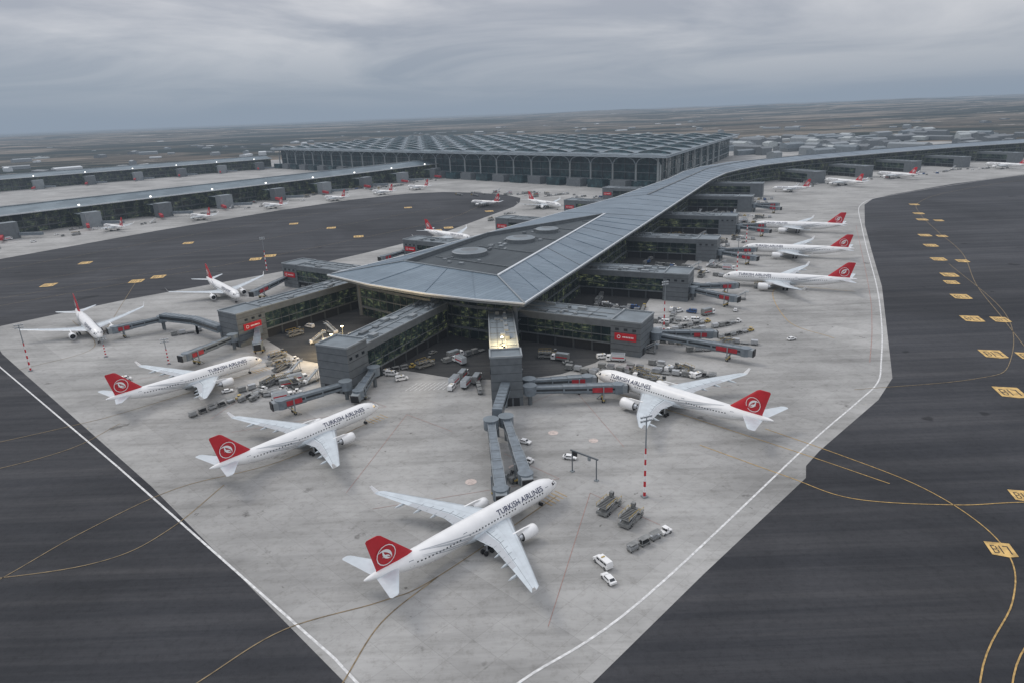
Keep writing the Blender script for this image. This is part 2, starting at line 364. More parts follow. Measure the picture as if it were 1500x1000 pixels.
facade(wl,rw,0,ZE-1.6,bands=bands)
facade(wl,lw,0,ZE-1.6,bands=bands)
for q in ((-84,371),(-38,333),(2,309)): wl.cyl(P(q,0),P(q,ZE-1.7),1.3,1.3,'panel',14)
walls=wl.obj('walls')
e=bpy.data.objects.new('airport_pier_building',None); COL.objects.link(e)
roof.parent=e; walls.parent=e
# ---------------------------------------------------------------- gate buildings
def sign(mb,p,d,n,w,h,z):
    p=Vector(p);d=Vector(d);n=Vector(n)
    def q(o,x0,x1,z0,z1,k):
        mb.poly([P(p+n*o+d*x0,z0),P(p+n*o+d*x1,z0),P(p+n*o+d*x1,z1),P(p+n*o+d*x0,z1)],k)
    mb.beam(P(p+n*.25-d*w/2,z+h/2),P(p+n*.25+d*w/2,z+h/2),.4,h,'red')
    for i in range(7):
        x=-w*.12+i*w*.075
        q(.48,x,x+w*.05,z+h*.40,z+h*.60,'white')
    c=[P(p+n*.48+d*(-w*.3+h*.26*math.cos(t*.5236)),z+h/2+h*.26*math.sin(t*.5236)) for t in range(12)]
    mb.poly(c,'white')
    c=[P(p+n*.50+d*(-w*.3+h*.18*math.cos(t*.5236)),z+h/2+h*.18*math.sin(t*.5236)) for t in range(12)]
    mb.poly(c,'red')
def gate(a,b,w,h=16,solid=14,signs=True,tower=0,far=False,step=4.5):
    a=Vector(a);b=Vector(b);d=(b-a).normalized();n=Vector((-d.y,d.x));L=(b-a).length
    mb=MB()
    c=lambda t,s:tuple(a+d*t+n*s*w/2)
    t1=L-solid
    mb.prism([c(0,.97),c(0,-.97),c(t1,-.97),c(t1,.97)],4.6,5.4,'panel')
    for s_ in(-1,1):
        facade(mb,[c(0,s_*.97),c(t1,s_*.97)],5.4,h-3.6,step=step if not far else 9,bands=((8.6,.25),),colw=.22,depth=.5)
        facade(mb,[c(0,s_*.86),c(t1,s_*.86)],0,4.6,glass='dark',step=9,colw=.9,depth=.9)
    mb.prism([c(-.5,1),c(-.5,-1),c(t1,-1),c(t1,1)],h-3.6,h-.6,'panel','groof')
    for s_ in(-1,1): mb.beam(P(c(0,s_*.98),h-.35),P(c(t1,s_*.98),h-.35),.5,.5,'panelL')
    hb=h+tower
    mb.prism([c(t1,1.02),c(t1,-1.02),c(L,-1.02),c(L,1.02)],0,hb-.5,'panel','groof')
    for p,q in((c(t1,1.02),c(L,1.02)),(c(L,1.02),c(L,-1.02)),(c(L,-1.02),c(t1,-1.02)),(c(t1,-1.02),c(t1,1.02))): mb.beam(P(p,hb-.2),P(q,hb-.2),.6,.7,'panelL')
    if not far:
        for k in range(1,6):
            z=k*hb/6
            for p,q in((c(t1,1.025),c(L,1.025)),(c(L,1.025),c(L,-1.025)),(c(L,-1.025),c(t1,-1.025))): mb.beam(P(p,z),P(q,z),.12,.1,'dark')
        for s_ in(-.55,.1,.6):
            mb.box((*c(L+.05,s_),0.1),(.3,2.2,3.2),'dark',math.atan2(d.y,d.x))
        for s_ in(-1,1):
            for k in range(3): mb.box((*c(t1+3+k*4,s_*1.03),hb*.72-k*0),(1.6,.25,1.1),'win',math.atan2(d.y,d.x))
    for s_ in(-1,1):
        if signs: sign(mb,c(t1+solid*.5,s_*1.02),tuple(-d*s_) ,tuple(n*s_),min(10,solid*.8),3.2,h*.45)
    random.seed(int(abs(a.x)*7+abs(a.y)))
    for k in range(14 if not far else 4):
        t=random.uniform(2,t1-2);s_=random.choice((-.6,-.3,0,.3,.6))
        mb.box((*c(t,s_),h-.6),(random.uniform(.8,5),random.uniform(.8,3),random.uniform(.4,1.5)),random.choice(('panelL','panel','panelL')),math.atan2(d.y,d.x))
    mb.beam(P(c(2,.15),h-.4),P(c(t1-2,.15),h-.4),.5,.4,'panelL'); mb.beam(P(c(5,-.4),h-.4),P(c(t1-4,-.4),h-.4),.25,.3,'panel')
    for k in range(int(t1/8)): mb.beam(P(c(4+k*8,.95),h-.5),P(c(4+k*8,-.95),h-.5),.15,.12,'panel')
    mb.obj('boarding_gate_building')
base=Vector((6,291)); dP=Vector((.415,.91)); nR=Vector((.91,-.415))
gate((0,326),(61,292),18)
for t in (121,231,343,478,603):
    o=base+dP*t; gate(tuple(o-nR*12),tuple(o+nR*52),18,signs=False,far=t>400)
for s_ in [(-146,455),(-76,530),(-6,625),(65,735),(120,840)]:
    o=Vector(s_); gate(tuple(o+Vector((.83,-.56))*86),tuple(o),17,far=s_[0]>-50)
gate((-92,392),(-140,325),15,17,solid=16)
gate((-38,328),(-72,257),15,18,solid=13,signs=False,tower=2)
gate((-5,312),(-2.5,237),11.5,17,solid=9,signs=False,tower=3)
for i,(x,y) in enumerate([(395,985),(486,1038),(580,1083),(680,1125),(790,1165),(900,1200)]):
    gate((x,y),(x+24,y-58),18,signs=False,far=True)
# ---------------------------------------------------------------- main terminal
def terminal():
    B=Vector((205,930));A=Vector((-540,1690));dv=Vector((.44,.9))*620
    C=B+dv;D=A+dv
    ux=(A-B).normalized();uy=dv.normalized();L=(A-B).length
    H=44
    t=MB()
    facade(t,[tuple(B+uy*12),tuple(A+uy*12)],0,H-3,glass='glassT',step=20,colw=.8,depth=1.5,bands=((9,1.6),(20,.6),(31,.5)),kb='panelL')
    facade(t,[tuple(B+uy*12-ux*-6),tuple(C-ux*-6)],0,H-3,glass='glassT',step=20,colw=.8,depth=1.5,bands=((9,1.6),(20,.6),(31,.5)),kb='panelL')
    facade(t,[tuple(A+uy*12-ux*6),tuple(D-ux*6)],0,H-3,glass='glassT',step=20,colw=1.,depth=1.5)
    n=27
    for i in range(n+1):
        p=B+ux*(L*i/n)+uy*3
        t.beam(P(p,0),P(p,H-12),2.2,2.2,'col')
        if i<n:
            q=B+ux*(L*(i+1)/n)+uy*3; prev=None
            for k in range(11):
                f=k/10; pp=p.lerp(q,f); z=H-13+10*math.sqrt(max(0,1-(2*f-1)**2))
                if prev: t.beam(prev,P(pp,z),1.2,1.2,'tfascia')
                prev=P(pp,z)
            pp=p.lerp(q,.5)-uy*16
            t.box((pp.x,pp.y,0),(26,14,11),'panel' if i%2 else 'glassT',math.atan2(ux.y,ux.x))
    for i in range(9):
        p=B+uy*(60*i)+ux*3; t.beam(P(p,0),P(p,H-3),2.4,2.4,'col')
    o=14
    R=[B-ux*o-uy*o,A+ux*o-uy*o,D+ux*o+uy*o,C-ux*o+uy*o]
    t.prism([tuple(p) for p in R],H-2.2,H,'tfascia','troof')
    nv=18;wv=(L+2*o)/nv;dp=620+2*o
    for i in range(nv):
        x0=i*wv
        ring=[]
        for e_ in(0,dp):
            r=[]
            for k in range(9):
                f=k/8; p=R[0]+ux*(x0+f*wv)+uy*e_
                r.append(P(p,H+.1+2.0*math.sin(math.pi*f)))
            ring.append(r)
        for k in range(8): t.poly([ring[0][k],ring[0][k+1],ring[1][k+1],ring[1][k]],'troof')
        t.poly(ring[0],'tfascia')
        t.beam(P(R[0]+ux*x0,H+.8),P(R[0]+ux*x0+uy*dp,H+.8),1.2,1.2,'tfascia')
        for j in range(9):
            c=R[0]+ux*(x0+wv/2)+uy*(40+j*68)
            F=[];Bk=[];T=[]
            for k in range(13):
                f=k/12; s_=math.sin(math.pi*f)
                F.append(c+ux*(wv*.44*(2*f-1))-uy*12*s_); Bk.append(c+ux*(wv*.44*(2*f-1))+uy*26*s_); T.append((c+ux*(wv*.44*(2*f-1))-uy*9*s_,H+2.+4.4*s_))
            for k in range(12):
                t.poly([P(F[k],H+1.2),P(F[k+1],H+1.2),P(*T[k+1]),P(*T[k])],'glassT')
                t.poly([P(*T[k]),P(*T[k+1]),P(Bk[k+1],H+1.8),P(Bk[k],H+1.8)],'tfascia' if (i*7+j*3)%3 else 'troof')
                t.beam(P(*T[k]),P(*T[k+1]),1.,.7,'fascia' if (i+j)%2 else 'tfascia')
    t.obj('airport_terminal')
terminal()
def pierL(P0,P1,w,name,gates):
    a=Vector(P0);b=Vector(P1);d=(b-a).normalized();n=Vector((-d.y,d.x));mb=MB()
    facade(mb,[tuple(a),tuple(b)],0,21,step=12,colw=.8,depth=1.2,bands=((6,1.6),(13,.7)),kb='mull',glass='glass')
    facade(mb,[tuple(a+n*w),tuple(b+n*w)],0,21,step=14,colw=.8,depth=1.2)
    q=[a-n*10,b-n*10,b+n*(w+10),a+n*(w+10)]
    m0=a+n*w/2;m1=b+n*w/2
    for (p0,p1,k) in ((q[0],q[1],1),(q[3],q[2],-1)):
        pts=[P(p0,22.5),P(p1,22.5),P(m1,28),P(m0,28)]
        mb.poly(pts if k>0 else pts[::-1],'troof')
        mb.beam(P(p0,22),P(p1,22),1.2,1.3,'fascia')
    mb.poly([P(p,21.2) for p in q],'soffit')
    mb.beam(P(m0,28.3),P(m1,28.3),3,1,'panelL')
    for i in range(gates):
        p=a+(b-a)*((i+.5)/gates)
        c=lambda t,s:tuple(p-n*t+d*s*8)
        mb.prism([c(0,1),c(0,-1),c(26,-1),c(26,1)],5,15,'glass','groof')
        mb.prism([c(26,1.05),c(26,-1.05),c(38,-1.05),c(38,1.05)],0,17,'panelL' if i%2 else 'panel','groof')
        mb.beam(P(c(38,1),4.5),P(c(60,2.6),4.5),3,3,'tunnel'); mb.beam(P(c(38,-1),4.5),P(c(58,-2),4.5),3,3,'redd')
        mb.cyl(P(p-n*8,23),P(p-n*8,24.2),1.1,1.1,'lampw',8)
    mb.obj(name)
pierL((-760,430),(-125,1290),45,'airport_pier_building',13)
pierL((-1250,1010),(-560,1690),45,'airport_pier_building',11)
# ---------------------------------------------------------------- airliners
def interp(T,s):
    for i in range(len(T)-1):
        if s<=T[i+1][0]:
            f=(s-T[i][0])/(T[i+1][0]-T[i][0]); return [T[i][k]+(T[i+1][k]-T[i][k])*f for k in range(1,len(T[0]))]
    return list(T[-1][1:])
def textmesh(body):
    c=bpy.data.curves.new('t','FONT'); c.body=body; c.size=1; c.resolution_u=3; c.offset=.012
    o=bpy.data.objects.new('t',c); COL.objects.link(o); bpy.context.view_layer.update()
    me=bpy.data.meshes.new_from_object(o.evaluated_get(bpy.context.evaluated_depsgraph_get()))
    vs=[v.co.copy() for v in me.vertices]; fs=[tuple(p.vertices) for p in me.polygons]
    bpy.data.objects.remove(o); bpy.data.meshes.remove(me); return vs,fs
TX=textmesh('TURKISH AIRLINES')
def airliner(L=63.7,R=2.82,span=60.3,rn=1.55,er=1.):
    mb=MB(); k=L/63.7; zc=R+2.5; q=R/2.82
    T=[(0,.04,-.75),(.25,.5,-.72),(.7,.88,-.65),(1.5,1.36,-.5),(2.6,1.84,-.34),(4,2.25,-.18),(5.6,2.58,-.07),(7.5,2.78,0),(9.5,2.82,0),(41,2.82,0),(45,2.72,.08),(49,2.45,.32),(53,2.02,.7),(57,1.45,1.15),(60.5,.92,1.5),(62.6,.52,1.72),(63.7,.18,1.82)]
    T=[(a*k,b*q,c*q) for a,b,c in T]
    def F(s,a,off=0):
        r,z=interp(T,s); r+=off; return (-s,r*math.cos(a),zc+z+r*math.sin(a))
    ss=[t[0] for t in T]; ss=sorted(set(ss+[14*k,20*k,26*k,32*k,37*k]))
    n=28
    mb.loft([[F(s,2*math.pi*i/n) for i in range(n)] for s in ss],'white',True,True)
    mb.loft([[(-s,w*math.cos(2*math.pi*i/16),zc-1.35*q+h*math.sin(2*math.pi*i/16)) for i in range(16)] for s,w,h in((17*k,.4,.3),(20*k,2.2*q,1.5*q),(24*k,3.1*q,1.95*q),(33*k,3.1*q,1.95*q),(37*k,2.0*q,1.5*q),(41*k,.4,.4))],'wing')
    s=8.5*k
    doors=[6.3*k,17*k,36*k,52*k]
    while s<51*k:
        if min(abs(s-d) for d in doors)>1:
            for sd in(1,-1):
                a0=.13;da=.13/q
                pa=[F(s-.22,a0-.0,.03),F(s+.22,a0,.03),F(s+.22,a0+da,.03),F(s-.22,a0+da,.03)]
                if sd<0: pa=[(p[0],-p[1],p[2]) for p in pa]
                mb.poly(pa,'win')
        s+=1.05
    for d in doors:
        for sd in(1,-1):
            for (s0,s1,a0,a1) in((-.6,-.48,-.15,.55),(.48,.6,-.15,.55),(-.6,.6,.53,.58)):
                pa=[F(d+s0,a0,.03),F(d+s1,a0,.03),F(d+s1,a1,.03),F(d+s0,a1,.03)]
                if sd<0: pa=[(p[0],-p[1],p[2]) for p in pa]
                mb.poly(pa,'tunnel')
    for (s0,s1,a0,a1,s2,s3) in((1.55,2.3,.95,1.5,1.75,2.7),(1.75,2.9,.5,.88,2.1,3.1),(2.6,3.6,.38,.75,2.9,3.6)):
        for sd in(1,-1):
            pa=[F(s0*k,a0,.04),F(s1*k,a0,.04),F(s3*k,a1,.04),F(s2*k,a1,.04)]
            if sd<0: pa=[(p[0],-p[1],p[2]) for p in pa]
            mb.poly(pa,'win')
    vs,fs=TX; sc=2.05*q
    wtx=max(v.x for v in vs)*sc
    for sd in(1,-1):
        i0=len(mb.v)
        for v in vs:
            a=.42+v.y*sc/R
            if sd>0: mb.v.append(F(8*k+v.x*sc,a,.1))
            else:
                p=F(8*k+wtx-v.x*sc,a,.1); mb.v.append((p[0],-p[1],p[2]))
        for f in fs: mb.f.append(tuple(i0+j for j in f)); mb.m.append(mb.mi('navy'))
    for c0,amp,ph in((0,.5,0),(.35,.6,.4),(.7,.5,.9),(-.3,.55,.2),(.15,.7,0)):
        for sd in(1,-1):
            pr=None
            for i in range(17):
                f=i/16; s=(30+f*19)*k; a=-.5+c0*.8+1.4*f**1.6*amp*1.6; w=.11*math.sin(math.pi*f)+.015
                cur=(F(s,a,.03),F(s,a+w,.03))
                if pr:
                    pa=[pr[0],cur[0],cur[1],pr[1]]
                    if sd<0: pa=[(p[0],-p[1],p[2]) for p in pa]
                    mb.poly(pa,'tulip')
                pr=cur
    prof=[(1,0),(.75,.035),(.45,.062),(.2,.06),(.05,.032),(0,0),(.05,-.02),(.2,-.04),(.45,-.04),(.75,-.02)]
    hs=span/2
    sec=[(1.5*q,19.5*k,13.8*k,zc-1.55*q,1.1),(2.8*q,20.6*k,12.6*k,zc-1.45*q,1.),(9.4*k,25.0*k,8.3*k,zc-.75*q,.9),(20*k,31.7*k,5.3*k,zc+.35*q,.8),(hs-.8,37.9*k,2.7*k,zc+1.5*q,.75),(hs,39.4*k,1.5*k,zc+1.75*q,.7)]
    for sd in(1,-1):
        mb.loft([[(-(sl+c*x),sd*y,z+c*t*zz) for x,zz in prof] for y,sl,c,z,t in sec],'wing',False,True)
        def pt(sc_,x,off=.03):
            y,sl,c,z,t=sc_
            zz=interp([(0,0),(.05,.032),(.2,.06),(.45,.062),(.75,.035),(1,0)],x)[0]
            return (-(sl+c*x),sd*y,z+c*t*zz+off)
        for x0,x1,kk in((.70,.715,'panel'),(.0,.05,'metal'),(.13,.14,'tulip'),(.75,.985,'panelL'),(.45,.455,'tulip')):
            for i in range(1,4):
                if kk=='panelL' and i==3: continue
                mb.poly([pt(sec[i],x0),pt(sec[i],x1),pt(sec[i+1],x1),pt(sec[i+1],x0)],{'panelL':'tulip'}.get(kk,kk))
        for i in (1,2):
            for u in range(4):
                A=[sec[i][j]+(sec[i+1][j]-sec[i][j])*(u+.08)/4 for j in range(5)];B_=[sec[i][j]+(sec[i+1][j]-sec[i][j])*(u+.12)/4 for j in range(5)]
                mb.poly([pt(A,.56,.05),pt(A,.98,.05),pt(B_,.98,.05),pt(B_,.56,.05)],'panel')
        y,sl,c,z,t=sec[-1]
        mb.loft([[(-(sl+c*x),sd*(y+c*zz*.8),z) for x,zz in prof],[(-(sl+1.6+.8*x),sd*(y+.9+zz*.5),z+2.1) for x,zz in prof]],'white',False,True)
        for yy in(6.5,12.5,17,22):
            y_=yy*k; f=interp([(a,b,c,d) for a,b,c,d,e in sec],y_); sl,c,z=f
            mb.loft([[(-(sl+c*.62+u*4.2*k),sd*y_+r*math.cos(a),z-.45+r*1.3*math.sin(a)) for a in[2*math.pi*i/8 for i in range(8)]] for u,r in((0,.05),(.3,.33),(.7,.3),(1,.04))],'wing')
        ye=9.4*k; se=18.6*k; ze=zc-2.55*q-(er-1)*.3; 
        f_=[(0,.86),(.1,.97),(.5,1.04),(2,1.06),(3.8,.98),(4.9,.84)]
        ring=lambda x,r,n=22:[(-(se+x),sd*ye+r*math.cos(2*math.pi*i/n),ze+r*math.sin(2*math.pi*i/n)) for i in range(n)]
        mb.loft([ring(x*er,r*rn) for x,r in f_],'white')
        mb.loft([ring(0,.86*rn),ring(.12,.80*rn)],'metal'); mb.loft([ring(.12,.80*rn),ring(1.2,.80*rn)],'panel')
        mb.loft([ring(-.01,.87*rn),ring(.35*er,1.035*rn)],'metal')
        mb.poly(ring(1.2,.80*rn),'black'); mb.loft([ring(.5,.02),ring(1.2,.3*rn)],'metal')
        mb.loft([ring(4.9*er,.84*rn),ring(4.8*er,.6*rn)],'dark'); mb.loft([ring(4.4*er,.62*rn),ring(5.9*er,.48*rn)],'metal',True,True); mb.loft([ring(5.9*er,.3*rn),ring(7*er,.03)],'metal')
        mb.loft([[(-(se+x0),sd*ye-.22,z0),(-(se+x0),sd*ye+.22,z0),(-(se+x1),sd*ye+.22,z0b),(-(se+x1),sd*ye-.22,z0b)] for x0,z0,x1,z0b in((1.2,ze+rn*.95,6.5,ze+rn*.5),(3.5,ze+rn+.55,9.5,ze+rn+.7))],'white',True,True)
        hz=zc+1.25*q
        mb.loft([[(-(sl+c*x),sd*y,z+c*zz*.8) for x,zz in prof] for y,sl,c,z in((.6,54.6*k,6.3*k,hz),(9.7*k,61.0*k,2.3*k,hz+1.1),(10.1*k,61.7*k,1.3*k,hz+1.15))],'wing',False,True)
        yg=5.2*k; sg=31.5*k
        mb.cyl((-sg,sd*yg*.9,zc-1.5),(-sg,sd*yg,.7),.28,.22,'metal',8)
        for dx in(-1,1):
            for dy in(-.65,.65): mb.cyl((-sg+dx,sd*yg+dy-.25,.62),(-sg+dx,sd*yg+dy+.25,.62),.62,.62,'black',14)
        mb.beam((-sg-1,sd*yg,.65),(-sg+1,sd*yg,.65),.25,.25,'metal')
    sn=6.4*k
    mb.cyl((-sn,0,zc-2.2),(-sn,0,.5),.16,.14,'metal',8)
    for dy in(-.35,.35): mb.cyl((-sn,dy-.18,.5),(-sn,dy+.18,.5),.5,.5,'black',12)
    zb=zc+1.6*q
    fs_=[(zb-.2,47.5*k,13.2*k,.5),(zb+1.2,50.3*k,10.1*k,.5),(zb+9.3,58.3*k,4.0*k,.45),(zb+9.7,59.1*k,2.9*k,.4)]
    mb.loft([[(-(sl+c*x),c*zz*t*1.5*(1 if zz>0 else 1.4),z) for x,zz in prof] for z,sl,c,t in fs_[:2]],'red')
    mb.loft([[(-(sl+c*x),c*zz*t*1.5*(1 if zz>0 else 1.4),z) for x,zz in prof] for z,sl,c,t in fs_[1:]],'red',False,True)
    for sd in(1,-1):
        cx,cz=-57.6*k,zb+4.1
        def arc(a0,a1,r0,r1,r2,o,ox=0,oz=0,kk='white'):
            m_=16
            for i in range(m_):
                f0,f1=i/m_,(i+1)/m_
                A=a0+(a1-a0)*f0;B_=a0+(a1-a0)*f1
                w0=r1+(r2-r1)*math.sin(math.pi*f0);w1=r1+(r2-r1)*math.sin(math.pi*f1)
                mb.poly([(cx+ox+r0*math.cos(A),sd*o,cz+oz+r0*math.sin(A)),(cx+ox+r0*math.cos(B_),sd*o,cz+oz+r0*math.sin(B_)),(cx+ox+(r0-w1)*math.cos(B_),sd*o,cz+oz+(r0-w1)*math.sin(B_)),(cx+ox+(r0-w0)*math.cos(A),sd*o,cz+oz+(r0-w0)*math.sin(A))],kk)
        arc(0,2*math.pi,2.6,.22,.22,.46)
        arc(-.3,2.2,2.2,.05,.75,.47,-.7,-.6); arc(2.6,4.9,1.9,.05,.6,.48,.9,.7); arc(.2,2.4,1.2,.05,.45,.49,-.2,-1.1)
    return mb.mesh('airliner',32)
A330=airliner(); B777=airliner(73.9,3.1,64.8,1.95,1.15); A321=airliner(44.5,2.1,35.8,1.2,.9)
def fly(me,nose,head):
    return place(me,'airliner',(nose[0],nose[1],.12),math.atan2(head[1],head[0]))
fly(A330,(11,172),(.723,.69)); fly(A330,(-50,231),(.66,.75)); fly(A330,(-112,288),(.68,.73)); fly(B777,(33,254),(-.68,.73))
fly(A330,(-209,332),(.64,-.77)); fly(A330,(-165,404),(.62,-.78))
for p in((131,409),(171,494),(213,592)): fly(B777,p,(-.91,.415))
fly(A330,(424,925),(-.35,.94)); fly(A330,(525,984),(-.35,.94)); fly(A330,(728,1060),(-.35,.94))
fly(A330,(60,765),(.55,-.83)); fly(A330,(-31,576),(.7,-.71))
for p in((-440,752),(-372,812),(-315,895),(-250,955),(-195,1010),(-150,1060),(-520,640)): fly(A321,p,(-.81,.59))
fly(A321,(-43,839),(-.8,.6)); fly(A321,(330,860),(-.91,.415))
# ---------------------------------------------------------------- jet bridges
def jet_bridge(p0,p1,z0=6,z1=5.2,red=True):
    a=Vector((*p0,z0));b=Vector((*p1,z1)); mb=MB(); d=(b-a).normalized(); h=Vector((d.x,d.y,0)).normalized();n=Vector((-h.y,h.x,0)); L=(b-a).length
    mb.cyl((a.x,a.y,z0-1.7),(a.x,a.y,z0+1.9),2.5,2.5,'tunnel',16); mb.cyl((a.x,a.y,0),(a.x,a.y,z0-1.7),.8,.8,'panel',12)
    mb.cyl((a.x,a.y,z0+1.9),(a.x,a.y,z0+2.3),2.7,.4,'groof',16)
    q=[(.05,.42,2.6,2.5),(.36,.70,3.0,2.8),(.62,.95,3.4,3.1)]
    for f0,f1,w,hh in q:
        mb.beam(a.lerp(b,f0),a.lerp(b,f1),w,hh,'tunnel')
        for s_ in(-1,1):
            mb.beam(a.lerp(b,f0+.02)+n*s_*(w/2)+Vector((0,0,.2)),a.lerp(b,f1-.02)+n*s_*(w/2)+Vector((0,0,.2)),.1,.8,'win')
            mb.beam(a.lerp(b,f0)+n*s_*(w/2)-Vector((0,0,hh/2-.2)),a.lerp(b,f1)+n*s_*(w/2)-Vector((0,0,hh/2-.2)),.25,.3,'panel')
            mb.beam(a.lerp(b,f0)+n*s_*(w/2-.1)+Vector((0,0,hh/2+.1)),a.lerp(b,f1)+n*s_*(w/2-.1)+Vector((0,0,hh/2+.1)),.18,.18,'panelL')
        m=int((f1-f0)*L/4.5)
        for j in range(m+1):
            p=a.lerp(b,f0+(f1-f0)*j/max(1,m)); mb.beam(p+n*(w/2+.05)+Vector((0,0,hh/2)),p-n*(w/2+.05)+Vector((0,0,hh/2)),.14,.1,'panel')
    if red:
        for s_ in(-1,1): mb.beam(a.lerp(b,.68)+n*s_*1.85,a.lerp(b,.9)+n*s_*1.85,.12,1.9,'redd')
    mb.cyl((b-d*1.2)+Vector((0,0,-1.7)),(b-d*1.2)+Vector((0,0,1.8)),2.3,2.3,'tunnel',14)
    mb.beam(b-d*1,b+d*2.2,3.4,3.1,'panelL',3.1,2.9)
    mb.beam(b+d*2.2,b+d*2.7,3.2,3.0,'black')
    c=a.lerp(b,.8); 
    for s_ in(-1,1):
        mb.beam((c.x+n.x*s_*2.1,c.y+n.y*s_*2.1,.6),(c.x+n.x*s_*2.1,c.y+n.y*s_*2.1,c.z+1.2),.4,.4,'panelL')
        mb.cyl((c.x+n.x*(s_*1.6-.3),c.y+n.y*(s_*1.6-.3),.6),(c.x+n.x*(s_*1.6+.3),c.y+n.y*(s_*1.6+.3),.6),.6,.6,'black',12)
    mb.beam((c.x-n.x*2.4,c.y-n.y*2.4,1.3),(c.x+n.x*2.4,c.y+n.y*2.4,1.3),.6,.5,'yel')
    e0=c+h*3+n*2.6; mb.beam((e0.x,e0.y,c.z-1),(e0.x-h.x*5,e0.y-h.y*5,.3),.9,.25,'panelL')
    mb.obj('jet_bridge',40)
def link(pts,z,w=4,name='elevated_walkway'):
    mb=MB()
    for i in range(len(pts)-1):
        a=Vector((*pts[i],z));b=Vector((*pts[i+1],z)); mb.beam(a,b,w,3.6,'tunnel'); d=(b-a).normalized();n=Vector((-d.y,d.x,0))
        for s_ in(-1,1): mb.beam(a+n*s_*w/2,b+n*s_*w/2,.12,1.5,'win')
        m=max(1,int((b-a).length/14))
        for j in range(m+1):
            p=a.lerp(b,j/m); mb.beam((p.x,p.y,0),(p.x,p.y,z-1.8),.9,.9,'panel')
        for j in range(int((b-a).length/3)):
            p=a+d*(1.5+3*j); mb.beam(p-n*(w/2+.1)+Vector((0,0,1.8)),p+n*(w/2+.1)+Vector((0,0,1.8)),.2,.2,'panel')
    mb.obj(name)
link([(-3,236),(-6,212)],8.5,3.4)
jet_bridge((-8,207),(-4.6,165),7.2,red=False); jet_bridge((-3,209),(2.6,173),7.2,red=False)
jet_bridge((6,245),(30,248)); jet_bridge((6,238),(40.5,238.5))
jet_bridge((-66,250),(-88,235)); jet_bridge((-57,262),(-61,246),7,3,False)
jet_bridge((-136,318),(-149,294)); jet_bridge((-128,330),(-120,306))
link([(-146,329),(-166,346),(-188,356)],7.5); jet_bridge((-189,357),(-208,342))
jet_bridge((-148,450),(-158,410))
jet_bridge((-78,528),(-60,560)); jet_bridge((-80,524),(-95,505))
jet_bridge((66,296),(100,272)); jet_bridge((66,300),(92,298))
for t in(121,231,343,478):
    o=base+dP*t+nR*54; jet_bridge(tuple(o-dP*4),tuple(o+nR*24-dP*14)); jet_bridge(tuple(o+dP*4),tuple(o+nR*20+dP*16))
# ---------------------------------------------------------------- masts & gantry
def mast(x,y,h=25):
    mb=MB(); n=9
    for i in range(n):
        z0=h*.62*i/n;z1=h*.62*(i+1)/n; mb.cyl((0,0,z0),(0,0,z1),.42-.02*i,.40-.02*i,'red' if i%2==0 else 'white',10)
    mb.cyl((0,0,h*.62),(0,0,h),.24,.15,'panelL',10); mb.box((0,0,0),(1.6,1.6,.5),'panelL')
    for zz in(h,h-1.2):
        mb.beam((-1.8,0,zz),(1.8,0,zz),.2,.2,'panelL')
        for i in range(4): mb.box((-1.5+i,.25,zz-.35),(.6,.35,.6),'fascia')
    mb.obj('floodlight_mast',loc=(x,y,0),rot=.4)
mast(36,170,25); mast(-223,298,22); mast(-197,314,10); mast(-160,300,12); mast(75,320,25); mast(-180,500,25); mast(150,440,22); mast(190,540,22)
mb=MB()
for x in(0,9): mb.cyl((x,0,0),(x,0,7.2),.2,.18,'panel',8); mb.box((x,0,0),(1.1,1.1,.3),'panelL')
mb.beam((-.6,0,7.2),(9.6,0,7.2),.35,.45,'panel'); mb.box((1.2,-.2,5.8),(1.5,.4,1.3),'black'); mb.box((6.5,-.2,6),(.9,.4,1),'panelL')
mb.obj('docking_guidance_gantry',loc=(17,186,.05),rot=-.75)
# ---------------------------------------------------------------- service vehicles
def wheels(mb,xs,y,r=.42):
    for x in xs:
        for s_ in(-1,1): mb.cyl((x,s_*y-.14,r),(x,s_*y+.14,r),r,r,'black',12); mb.cyl((x,s_*y+s_*.15,r),(x,s_*y+s_*.16,r),r*.5,r*.5,'metal',8)
def profile(mb,pts,w,k,w2=None):
    zt=max(p[1] for p in pts); zb=min(p[1] for p in pts)
    f=lambda z:(w/2)*(1-((w2 or 0)*max(0,(z-zb)/(zt-zb)-.45)))
    mb.loft([[(x,-f(z),z) for x,z in pts],[(x,f(z),z) for x,z in pts]],k,True,True)
def van(col='white'):
    mb=MB(); profile(mb,[(-2.7,.45),(2.6,.45),(2.75,1.1),(1.9,1.35),(1.2,2.2),(-2.6,2.25),(-2.75,1.2)],2,col,.25)
    mb.poly([(1.93,-.78,1.4),(1.93,.78,1.4),(1.26,.74,2.14),(1.26,-.74,2.14)],'win')
    for s_ in(-1,1):
        for x0,x1 in((.2,1.25),(-1.2,0),(-2.4,-1.4)): mb.beam((x0,s_*.93,1.7),(x1,s_*.93,1.7),.08,.5,'win')
    mb.beam((0,-.5,2.32),(0,.5,2.32),.3,.16,'yel'); wheels(mb,(-1.8,1.8),.92); return mb.mesh('service_van')
def car(col='white'):
    mb=MB(); profile(mb,[(-2.2,.4),(2.15,.4),(2.2,.8),(1.1,1.0),(.5,1.45),(-1.2,1.48),(-1.9,1.05),(-2.25,.95)],1.8,col,.3)
    for s_ in(-1,1): mb.beam((-1.2,s_*.84,1.2),(.6,s_*.84,1.2),.08,.3,'win')
    mb.poly([(1.08,-.7,1.04),(1.08,.7,1.04),(.55,.62,1.43),(.55,-.62,1.43)],'win'); mb.poly([(-1.86,-.7,1.1),(-1.86,.7,1.1),(-1.26,.62,1.46),(-1.26,-.62,1.46)],'win')
    wheels(mb,(-1.4,1.4),.84,.34); return mb.mesh('car')
